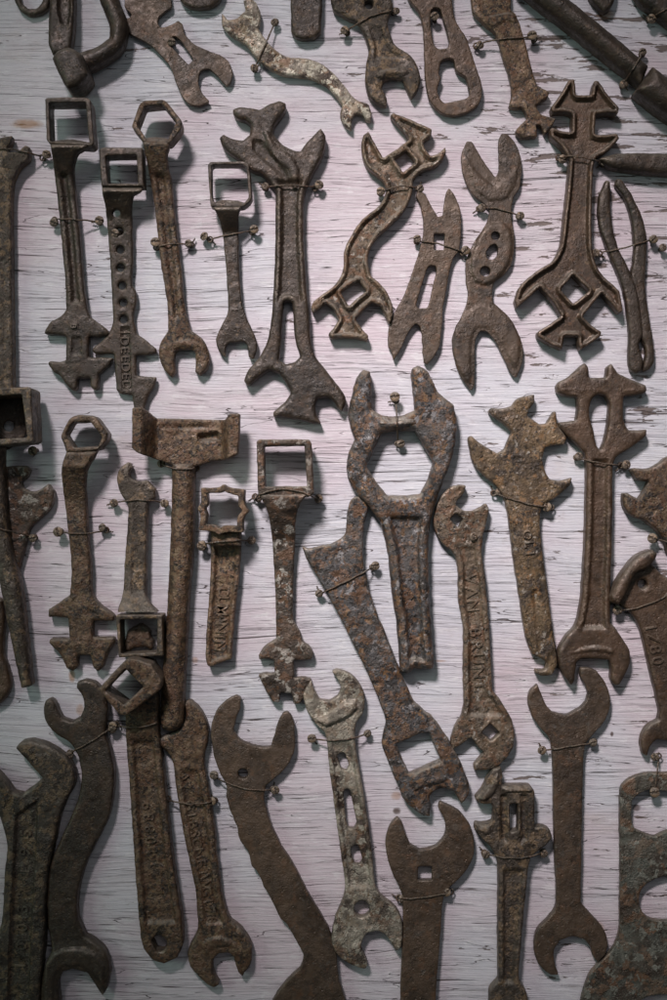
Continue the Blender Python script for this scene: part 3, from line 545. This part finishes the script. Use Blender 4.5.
tool('t40', 'wide_crescent_wrench', 'wrench', 'big plain curved wrench with wide crescent jaw and one small round hole', 'wide crescent-jaw wrench', 'plate', 275, 850,
 [dict(parts=['crescent_jaw', 790, 'handle', 960, 'lower_end'], o='211,735 212,722 216,712 221.5,704.5 229,699 236,695 241,698 240,708 236.5,718 233,730.5 240,739.5 250,744.5 262,747.5 271,746.5 275,732 279,720 284,712.5 288,712 293,719 295,732 294.5,750 287,766 275,778 266,786 264,797 269,819 281,846 294,866 306,890 327,926 336,953 339,980 345,1000 350,1030 262,1030 268,1012 277.5,993 291,977 301,967 304,955 296,941 287,925 280,918 273,903 264,887 258,873 252,866 247,850 240,841 237,827 229.5,809 226.5,798 226,786 218,769 213,752', h=[circ(243,774,5,14)], T=12, zb=3, r=1.6, lump=.3, rough=.5)], 46, gain=1.1, dust=.3)
tool('t41', 'slotted_open_wrench', 'wrench', 'thin whitish rust-spotted wrench with three slots and a round hole, bottom centre', 'whitish slotted wrench', 'speck', 350, 820,
 [dict(parts=['upper_jaw', 738, 'handle', 893, 'open_jaw'], o='331.5,672 336,669.5 346,672 357,680.5 364.5,695.5 363.5,712 356,725.5 355.5,745 360,772 366,808 370,835 373,862 375,884 381,896 396,909 402,922 402.6,935 401.4,948 396.5,952 392,945 386,936 377,931.5 367,934 362.5,941 361.5,950 366,959 368,966 365,969.5 357,967.5 346,962 338,956 332,944 332.5,930 337,914 344,897 345,885 341,855 337,826 333.5,800 329.5,770 327.5,748 325,733 314,722 306,709 303,695 307,686 311,680 314,690 320,700 330,701 338,696 341,688 338,680',
   h=['337,757 340,753.5 345,754 349,766 347,771 341,769.5', '343.5,792 346.5,789.5 350,791 357,824 354,829.5 348.5,829 346,821', '351,849 355,845.5 359,847 362.4,861 360,865.5 355,865 352,858', circ(362,909.5,8,18)], T=14, zb=2, r=2.4, lump=.8, web=(4.2,2,742,890,1.4), webouter=True,
   bump=[('314,720 330,712 345,700 356,700 358,708 350,716 338,722 326,727',4)])], 47, gain=.74)
tool('t42', 'square_hole_wrench', 'wrench', 'broad brown crescent-jaw wrench with a small square hole, plain flat shank running off the bottom', 'square-holed crescent wrench', 'plate', 425, 900,
 [dict(parts=['crescent_jaw', 895, 'handle'], o='386,848 386.5,835 391,824 397.5,817.5 401,821 404.5,831 409.5,844 420,850.5 435,846.5 443.5,838 446,828 442,815 438,808 440,802 450,806 462,814 471.5,829.5 474.6,849 470,865 460,878 449,889 443.4,900 441,930 437,978 435,1030 400,1030 401,978 403,900 398,885 390.5,869', h=['418,866.8 432,866.4 432,880.5 418,880.5'], T=12, zb=3, r=1.6, lump=.35)], 48, gain=1.1, dust=.45)
tool('t43', IW, 'wrench', 'dark cast wrench with a lone finger and windowed square head, near the bottom', 'windowed-head cast wrench', 'grey', 512, 880,
 [dict(parts=['windowed_head', 862, 'handle', 980, 'lower_end'], o='475.3,798.7 482,790 488,778 494,769 501.4,767 502.5,776 502.5,786 520,785.5 531,786 535,791 535,800 534.7,828 543,827 550,830 552.3,837.4 548,844 539,851 531,858 529,866 525,905 521,950 519.5,980 526,991 530,1012 531,1030 489,1030 489.5,1005 491,991 499,981 498.5,930 498.5,868 496,857 490.6,848 482,839 474.4,830 475.3,824 484,824.5 492.4,822.5 493.5,812 492,804 484,804.5 478,803', h=['509.5,806 511,804.5 517,804.5 518.5,806 517.5,831 510.4,832'], T=18, zb=3, r=2.6, web=(4.5,2.6,868,985,2), webouter=True, lump=.7, sink=[('500,794 508,794 508,846 500,840',3.5), ('520,794 528,794 528,840 520,846',3.5)],
   bump=[('501,787 532,787 534,792 502,793',3), ('478,799 488,786 498,770 500,782 494,794 484,802',3), ('475,828 491,824 493,832 486,836',2)])], 49)
tool('t44', 'double_open_wrench', 'wrench', 'plain brown double open end wrench with crescent jaws above and below, lower right', 'plain double open-end wrench', 'plate', 568, 820,
 [dict(parts=['upper_jaw', 742, 'handle', 908, 'lower_jaw'], o='528.3,702 530,692 537.5,684 541,692 545,703 552,711.5 566,715.6 577,710 586,702 588.5,694 585,684 580.5,676 581,667.6 589,668 597,671 606.5,685 610.6,703 605,721 593,735 585.5,746 583.5,765 582,840 581,903 593,916.5 603.5,929 608,944 605,955 598,963 593,956 590,946 584,939.5 572,937 560,941 554.5,951 555,963 558.5,975.5 551,975.5 540,966 534.5,950 537,932 549,918 556,907 555,860 554,820 552.5,751 549,738 539,726 532,715', T=12, zb=3, r=1.8, lump=.3)], 50, gain=1.0, dust=.4)
tool('t45', 'implement_plate', 'iron plate', 'big grey-green mottled flat iron plate with two large openings in the bottom right corner', 'grey-green plate', 'green', 650, 900,
 [dict(parts=['loop', 842, 'plate'], o='620.3,795 622,787 627,781 636,776 646,773.5 667,773 700,771 700,1030 574,1030 580,1008 585,988 592,972 606,957 615,946 619.5,932 620.3,915 620.5,844', h=['632,801 638,795 648,790.5 667,791.5 690,792 690,828 667,831.5 655,837 645,833.6 635,829 632,822', '639.8,896 643,888 650,882 658,878.5 668,876.5 690,882 690,915 668,921 653,919.5 645,915 640,906', '640,1001 652,996 700,995 700,1012 640,1012'], T=12, zb=4, r=1.6, lump=.35)], 51, gain=1.15, dust=.35)
# ------------------------------------------------------------------ screws and wire ties
mscrew = metal('grey', 60, 1.3, .5); mwire = metal('tan', 61, .75, .35)

def screw_mesh(kind):
    """slotted round head, origin where the shank meets the board, axis towards -Y"""
    V, F = [], []; R = 3.7+.3*kind; nr, ns = 6, 20
    H = 9.0+1.5*kind
    V.append((0, -(H+1.6), 0))
    for i in range(1, nr+1):
        a = i/nr
        for k in range(ns):
            an = 2*math.pi*k/ns; x = R*a*math.cos(an); z = R*a*math.sin(an); y = H+1.6*math.sqrt(max(0, 1-a*a))
            if abs(z) < .75: y -= 1.3
            V.append((x, -y, z))
    # side and underside
    for rr, yy in ((R*.98, H-.8), (R*.6, H-1.6)):
        for k in range(ns):
            an = 2*math.pi*k/ns; V.append((rr*math.cos(an), -yy, rr*math.sin(an)))
    for k in range(ns): F.append((0, 1+k, 1+(k+1) % ns))
    for i in range(nr+1):
        for k in range(ns):
            a, b = 1+i*ns+k, 1+i*ns+(k+1) % ns; F.append((a, a+ns, b+ns, b))
    V = [Vector(v)/1000 for v in V]
    return V, F
def make_screw(kind):
    root = thing('screw', 0, 0, 'screw', 'screw', 'slotted screws driven into the board')
    V, F = screw_mesh(kind); hd = add_mesh('head', V, F, mscrew, root)
    for p in hd.data.polygons: p.use_smooth = len(p.vertices) == 4 and False
    tube('shank', [(0,.002,0),(0,-.004,0),(0,-.0085-.0015*kind,0)], .0019, mscrew, root, n=10)
    return root
PROTO = [make_screw(k) for k in range(3)]
used = [False]*3; NS = [0]
def screw(px, py, label):
    k = NS[0] % 3; NS[0] += 1
    if used[k]:
        r = PROTO[k].copy(); COL.objects.link(r)
        for ch in PROTO[k].children:
            c = ch.copy(); COL.objects.link(c); c.parent = r
    else: r = PROTO[k]; used[k] = True
    r.location = at(px, py, 0, 9)
    rng = random.Random(px*13+py)
    r.rotation_euler = (math.radians(rng.uniform(-14, 20)), math.radians(rng.uniform(0, 180)), math.radians(rng.uniform(-20, 20)))
    s = rng.uniform(.98, 1.2); r.scale = (s, s, s)
    r['label'] = label
    return r

def tie(a, b, key, bow=0.0, la=None, lb=None, sa=True, sb=True, extra=''):
    short = TOOLS[key][1]
    dx, dy = b[0]-a[0], b[1]-a[1]; L = math.hypot(dx, dy); nx, ny = -dy/L, dx/L
    if abs(dx) >= abs(dy)*.9: na, nb = 'left', 'right'
    else: na, nb = ('upper', 'lower') if dy > 0 else ('lower', 'upper')
    root = thing('wire_tie', (a[0]+b[0])/2, (a[1]+b[1])/2, 'thin rusty wire tied across the %s' % short, 'wire', 'wire ties across the tools')
    n = max(8, int(L/1.6)); pts = []
    for i in range(n+1):
        t = i/n; x = a[0]+dx*t; y = a[1]+dy*t
        q = bow*4*t*(1-t); x += nx*q; y += ny*q
        z = surf(x, y, 1.7, 0)+1.1
        if i in (0, n): z = 6.2
        pts.append([t*L, z, x, y])
    hull = []
    for p in pts:
        while len(hull) >= 2 and (hull[-1][1]-hull[-2][1])*(p[0]-hull[-2][0]) <= (p[1]-hull[-2][1])*(hull[-1][0]-hull[-2][0]): hull.pop()
        hull.append(p)
    hs = np.interp([p[0] for p in pts], [p[0] for p in hull], [p[1] for p in hull])
    hs[1:-1] = (hs[:-2]+hs[1:-1]*2+hs[2:])/4
    rng = random.Random(a[0]+b[1])
    path = []
    def loop(c, z0, start, turns):
        out = []; m = int(12*turns)
        for k in range(m+1):
            an = start+2*math.pi*k/12; rr = 2.7+.25*math.sin(k*1.3)
            out.append(at(c[0]+rr*math.cos(an), c[1]+rr*math.sin(an), z0-1.3*k/m+.2*math.sin(k), 9))
        return out
    sta = math.atan2(dy, dx)
    path += loop(a, 7, sta+math.pi*.5, 1.4)[::-1]
    wob = [noise.noise(Vector((p[2]*.12, p[3]*.12, a[0]))) for p in pts]
    for i, (p, z) in enumerate(zip(pts, hs)):
        if p[0] < 3.0 or p[0] > L-3.0: continue
        path.append(at(p[2], p[3]+wob[i]*.9, z))
    path += loop(b, 7, sta-math.pi*.5, 1.4)
    tube('wire', path, .00082, mwire, root, root)
    # the twisted free end
    e = b if rng.random() < .5 else a; an = rng.uniform(0, 6.28); tw = []
    for k in range(9):
        s = k*.7; tw.append(at(e[0]+math.cos(an)*(2+s)+.5*math.sin(k*2.2), e[1]+math.sin(an)*(2+s)+.5*math.cos(k*2.2), 5+.5*math.cos(k*2.2)-.2*k, 6))
    tube('twisted_end', tw, .0007, mwire, root, root, n=6)
    if sa: screw(a[0], a[1], la or 'rusty screw at the %s end of the %s wire' % (na, short))
    if sb: screw(b[0], b[1], lb or 'rusty screw at the %s end of the %s wire' % (nb, short))

TIES = [((275.5,21),(254.8,68.4),'t04',0), ((347,31.5),(393.5,10.5),'t06',-4), ((476.6,45),(534.5,38.4),'t08',-3), ((642.5,53.4),(623,84.6),'rod',0),
 ((650,18),(690,-4),'cornerrod',0), ((-12,149),(42,157),'t10',-3), ((54,219.5),(99,221.6),'t11',-1), ((156,247),(191,244.5),'t13',-2),
 ((210,239),(252,231.5),'t14',-1), ((265.5,187.5),(315,187.4),'t15',-2), ((380.4,192.4),(418.5,188),'t16',-4), ((417,241),(463,252),'t17',-2), ((479.6,208),(519,216),'t18',-3),
 ((559,157),(604,163.5),'t19',-3), ((600,253),(653,239),'t20',1), ((-12,527),(34,537.5),'t23',-1), ((60,531.5),(105.6,530),'t24',3), ((114,503),(165,503),'t25',-3),
 ((160.5,463.6),(196,468),'t26',3), ((202.5,544),(251.4,540.4),'t27',-1), ((255,496.6),(318,500),'t28',-9), ((318.6,594),(372.6,567.6),'t29',1),
 ((396,400.4),(398,443.6),'t30',0), ((494,493),(551.6,507.5),'t32',2), ((577,457.4),(621.5,465),'t33',2), ((655,539.6),(690,546),'t34',0),
 ((619,611),(668,595),'t35',3), ((69.6,753.4),(111,728),'t37',1), ((116,725),(159,722),'t38',4), ((168,799.5),(214.5,801),'t39',4), ((214.5,776.4),(273,790),'t40',5),
 ((313,738.4),(368,733.6),'t41',4), ((399,898.5),(451,892.5),'t42',2), ((484.7,853.6),(543.7,852.7),'t43',5), ((543.5,750),(594.5,742),'t44',1), ((659,756.4),(654.5,794.5),'t45',0)]
for a, b, k, bow in TIES: tie(a, b, k, bow)
for px, py, lab in ((172.5,41,'small dark screw in the slot of the slanting flat plate wrench'), (435.5,18,'slotted screw at the top of the slot of the flat slotted wrench'),
                    (467.5,537,'pale round screw through the head of the lettered wrench'), (662,248,'lone dark screw right of the upper end of the pliers wire'),
                    (119,231,'dark screw showing in the second round hole of the square-ring wrench'), (35,450,'dark screw behind the lower right corner of the box socket')):
    o = screw(px, py, lab)
    if px == 467.5: o.location.y -= .0065

# ------------------------------------------------------------------ the board
def make_board():
    m, nt, b = new_mat('weathered_painted_wood'); n = N(nt)
    v = n.coords()                                        # object metres: x across, z up
    wv = n.node('ShaderNodeTexNoise'); n.link(n.coords(scale=(3.5,1,7)), wv.inputs['Vector']); wv.inputs['Scale'].default_value = 1; wv.inputs['Detail'].default_value = 3
    wob = n.math('MULTIPLY', n.math('SUBTRACT', wv.outputs['Fac'], .5), .032)
    cmb = n.node('ShaderNodeCombineXYZ'); n.link(wob, cmb.inputs[2])
    vad = n.node('ShaderNodeVectorMath', operation='ADD'); n.link(v, vad.inputs[0]); n.link(cmb.outputs[0], vad.inputs[1])
    def warp(sx, sz, loc=(0,0,0), tilt=0.0):
        mp = n.node('ShaderNodeMapping'); mp.inputs['Scale'].default_value = (sx, 1, sz); mp.inputs['Location'].default_value = loc
        mp.inputs['Rotation'].default_value = (0, tilt, 0); n.link(vad.outputs[0], mp.inputs['Vector']); return mp.outputs[0]
    big = n.noise(warp(3.2, 4.0, (1.3,0,.4)), 1, 3, .55)
    mid = n.noise(warp(9, 22, (3,0,1)), 1, 4, .6)
    hue = n.ramp(n.math('ADD', n.math('MULTIPLY', big, .75), n.math('MULTIPLY', mid, .25)), .40, .60)
    col = n.mix(hue, (.55,.475,.505), (.53,.535,.57))
    streak = n.noise(warp(26, 620, (2,0,5)), 1, 4, .7)
    col = n.mix(n.ramp(streak, .42, .72, 0, .55), col, (.62,.61,.61))
    streak2 = n.noise(warp(16, 700, (7,0,2), .01), 1, 4, .7)
    col = n.mix(n.ramp(streak2, .54, .72, 0, .26), col, (.31,.27,.265))
    chip = n.noise(warp(55, 150, (6,0,3)), 1, 5, .72)
    col = n.mix(n.ramp(chip, .55, .66, 0, .35), col, (.36,.32,.31))
    chip2 = n.noise(warp(40, 120, (1,0,8)), 1, 5, .72)
    col = n.mix(n.ramp(chip2, .55, .63, 0, .45), col, (.70,.69,.69))
    stain = n.noise(warp(7, 14, (4,0,8)), 1, 5, .65)
    col = n.mix(n.ramp(stain, .58, .78, 0, .45), col, (.46,.38,.31))
    # grain cracks: thin broken lines along the boards
    def cracks(sx, sz, loc, w, brk, tilt, seedmask):
        f = n.noise(warp(sx, sz, loc, tilt), 1, 3.2, .5, .35)
        r = n.math('ABSOLUTE', n.math('SUBTRACT', f, .5))
        line = n.ramp(r, w*.25, w, 1, 0)
        mk = n.ramp(n.noise(warp(7, 55, seedmask), 1, 3, .6), brk, brk+.07)
        return n.math('MULTIPLY', line, mk)
    c1 = cracks(1.5, 120, (0,0,0), .0042, .43, .012, (9,0,3))
    c2 = cracks(3.0, 230, (5,0,9), .0055, .48, -.006, (2,0,7))
    c3 = cracks(6.0, 60, (8,0,4), .0036, .50, .02, (6,0,1))
    ck = n.math('MAXIMUM', n.math('MAXIMUM', c1, n.math('MULTIPLY', c2, .4)), c3)
    # flaked-off paint, thickest at the upper right
    pe = n.noise(warp(17, 105, (3,0,3)), 1, 5, .66)
    tcn = n.node('ShaderNodeTexCoord'); sx = n.node('ShaderNodeSeparateXYZ'); n.link(tcn.outputs['Object'], sx.inputs[0])
    reg = n.math('ADD', n.math('MULTIPLY', n.ramp(sx.outputs['X'], .02, .24), .09), n.math('MULTIPLY', n.ramp(sx.outputs['Z'], .0, .35), .06))
    reg = n.math('ADD', reg, n.math('MULTIPLY', n.noise(warp(6, 9, (1,0,1)), 1, 2), .08))
    flake = n.ramp(n.math('ADD', pe, reg), .752, .764)
    specks = n.ramp(n.noise(n.coords(scale=(1,1,1.3)), 210, 2, .5), .725, .75)
    speckmask = n.ramp(n.noise(v, 9, 2), .50, .62)
    sp = n.math('MULTIPLY', specks, speckmask)
    wood = n.mix(n.noise(warp(20, 500), 1, 3), (.06,.044,.038), (.17,.125,.10))
    col = n.mix(n.math('MULTIPLY', ck, .92), col, (.060,.042,.040))
    col = n.mix(n.math('MULTIPLY', sp, .8), col, (.10,.06,.045))
    col = n.mix(n.math('MULTIPLY', flake, .9), col, wood)
    # rust runs under a few ends and the knot
    def spot(x, z, rx, rz, c, amt):
        nonlocal col
        px = n.math('DIVIDE', n.math('SUBTRACT', sx.outputs['X'], x), rx); pz = n.math('DIVIDE', n.math('SUBTRACT', sx.outputs['Z'], z), rz)
        dd = n.math('ADD', n.math('MULTIPLY', px, px), n.math('MULTIPLY', pz, pz))
        dd = n.math('ADD', dd, n.math('MULTIPLY', n.noise(v, 160, 3), .9))
        col = n.mix(n.ramp(dd, .55, 1.5, amt, 0), col, c)
    P = lambda px, py: ((px-CX)/1000, (CY-py)/1000)
    for px, py, rx, rz, amt in ((72,676,.004,.008,.7), (80,710,.005,.007,.5), (27,124,.018,.006,.7), (606,14,.010,.006,.6), (440,661,.008,.0015,.5), (396,796,.006,.005,.5), (195,660,.004,.004,.5), (598,930,.008,.010,.6), (625,468,.004,.004,.5)):
        x, z = P(px, py); spot(x, z, rx, rz, (.33,.17,.07), amt)
    for px, py, rx, rz, amt in ((397,811,.005,.004,.9), (612,734,.0022,.003,.9), (636,808,.006,.004,.8)):
        x, z = P(px, py); spot(x, z, rx, rz, (.08,.05,.04), amt)
    n.link(col, b.inputs['Base Color']); b.inputs['Roughness'].default_value = .62
    b.inputs['Specular IOR Level'].default_value = .35
    bp = n.node('ShaderNodeBump'); bp.inputs['Strength'].default_value = .8; bp.inputs['Distance'].default_value = .0026
    h = n.math('ADD', n.math('MULTIPLY', streak, .5), n.math('MULTIPLY', streak2, -.4))
    h = n.math('SUBTRACT', h, n.math('MULTIPLY', ck, .9)); h = n.math('SUBTRACT', h, n.math('MULTIPLY', flake, .4))
    n.link(h, bp.inputs['Height']); n.link(bp.outputs[0], b.inputs['Normal'])
    # gently uneven sheet
    V, F = [], []; nx, nz = 140, 180; W, H = 1.7, 2.0
    for j in range(nz+1):
        for i in range(nx+1):
            x = -W/2+W*i/nx; z = -H/2+H*j/nz
            V.append((x, .0006*noise.noise(Vector((x*3, z*14, 1)))+.0003, z))
    for j in range(nz):
        for i in range(nx):
            a = j*(nx+1)+i; F.append((a, a+1, a+nx+2, a+nx+1))
    k = len(V); V += [(-W/2,.022,-H/2),(W/2,.022,-H/2),(W/2,.022,H/2),(-W/2,.022,H/2)]
    c = [0, nx, nz*(nx+1)+nx, nz*(nx+1)]
    F += [(k+3,k+2,k+1,k), (c[0],k,k+1,c[1]), (c[1],k+1,k+2,c[2]), (c[2],k+2,k+3,c[3]), (c[3],k+3,k,c[0])]
    o = add_mesh('wall', V, F, m, None); o['kind'] = 'structure'
    return o
make_board()

# ------------------------------------------------------------------ light, world, camera
w = bpy.data.worlds.new('World'); scene.world = w; w.use_nodes = True
bg = w.node_tree.nodes['Background']; bg.inputs[0].default_value = (.75,.85,.90,1); bg.inputs[1].default_value = WORLD

def aim(o, tgt):
    d = Vector(tgt)-o.location; o.rotation_euler = d.to_track_quat('-Z', 'Y').to_euler()
def area(name, loc, tgt, sx, sy, power, color):
    l = bpy.data.lights.new(name, 'AREA'); l.shape = 'RECTANGLE'; l.size = sx; l.size_y = sy; l.energy = power; l.color = color
    o = bpy.data.objects.new(name, l); COL.objects.link(o); o.location = loc; aim(o, tgt); return o
def spot_l(name, loc, tgt, rad, power, color, ang, blend=1.0):
    l = bpy.data.lights.new(name, 'SPOT'); l.energy = power; l.color = color; l.shadow_soft_size = rad
    l.spot_size = math.radians(ang); l.spot_blend = blend
    o = bpy.data.objects.new(name, l); COL.objects.link(o); o.location = loc; aim(o, tgt); return o
LIGHTS()

cam = bpy.data.cameras.new('camera'); co = bpy.data.objects.new('camera', cam); COL.objects.link(co)
co.location = (0, -D/1000, 0); co.rotation_euler = (math.radians(90), 0, 0)
cam.sensor_fit = 'HORIZONTAL'; cam.sensor_width = 24; cam.lens = 24*D/667.0; cam.clip_end = 50; cam.clip_start = .05
cam.dof.use_dof = True; cam.dof.focus_distance = D/1000-.014; cam.dof.aperture_fstop = 2.4
scene.camera = co
scene.view_settings.view_transform = 'Standard'; scene.view_settings.look = 'None'
scene.view_settings.exposure = EXPO; scene.view_settings.gamma = 1
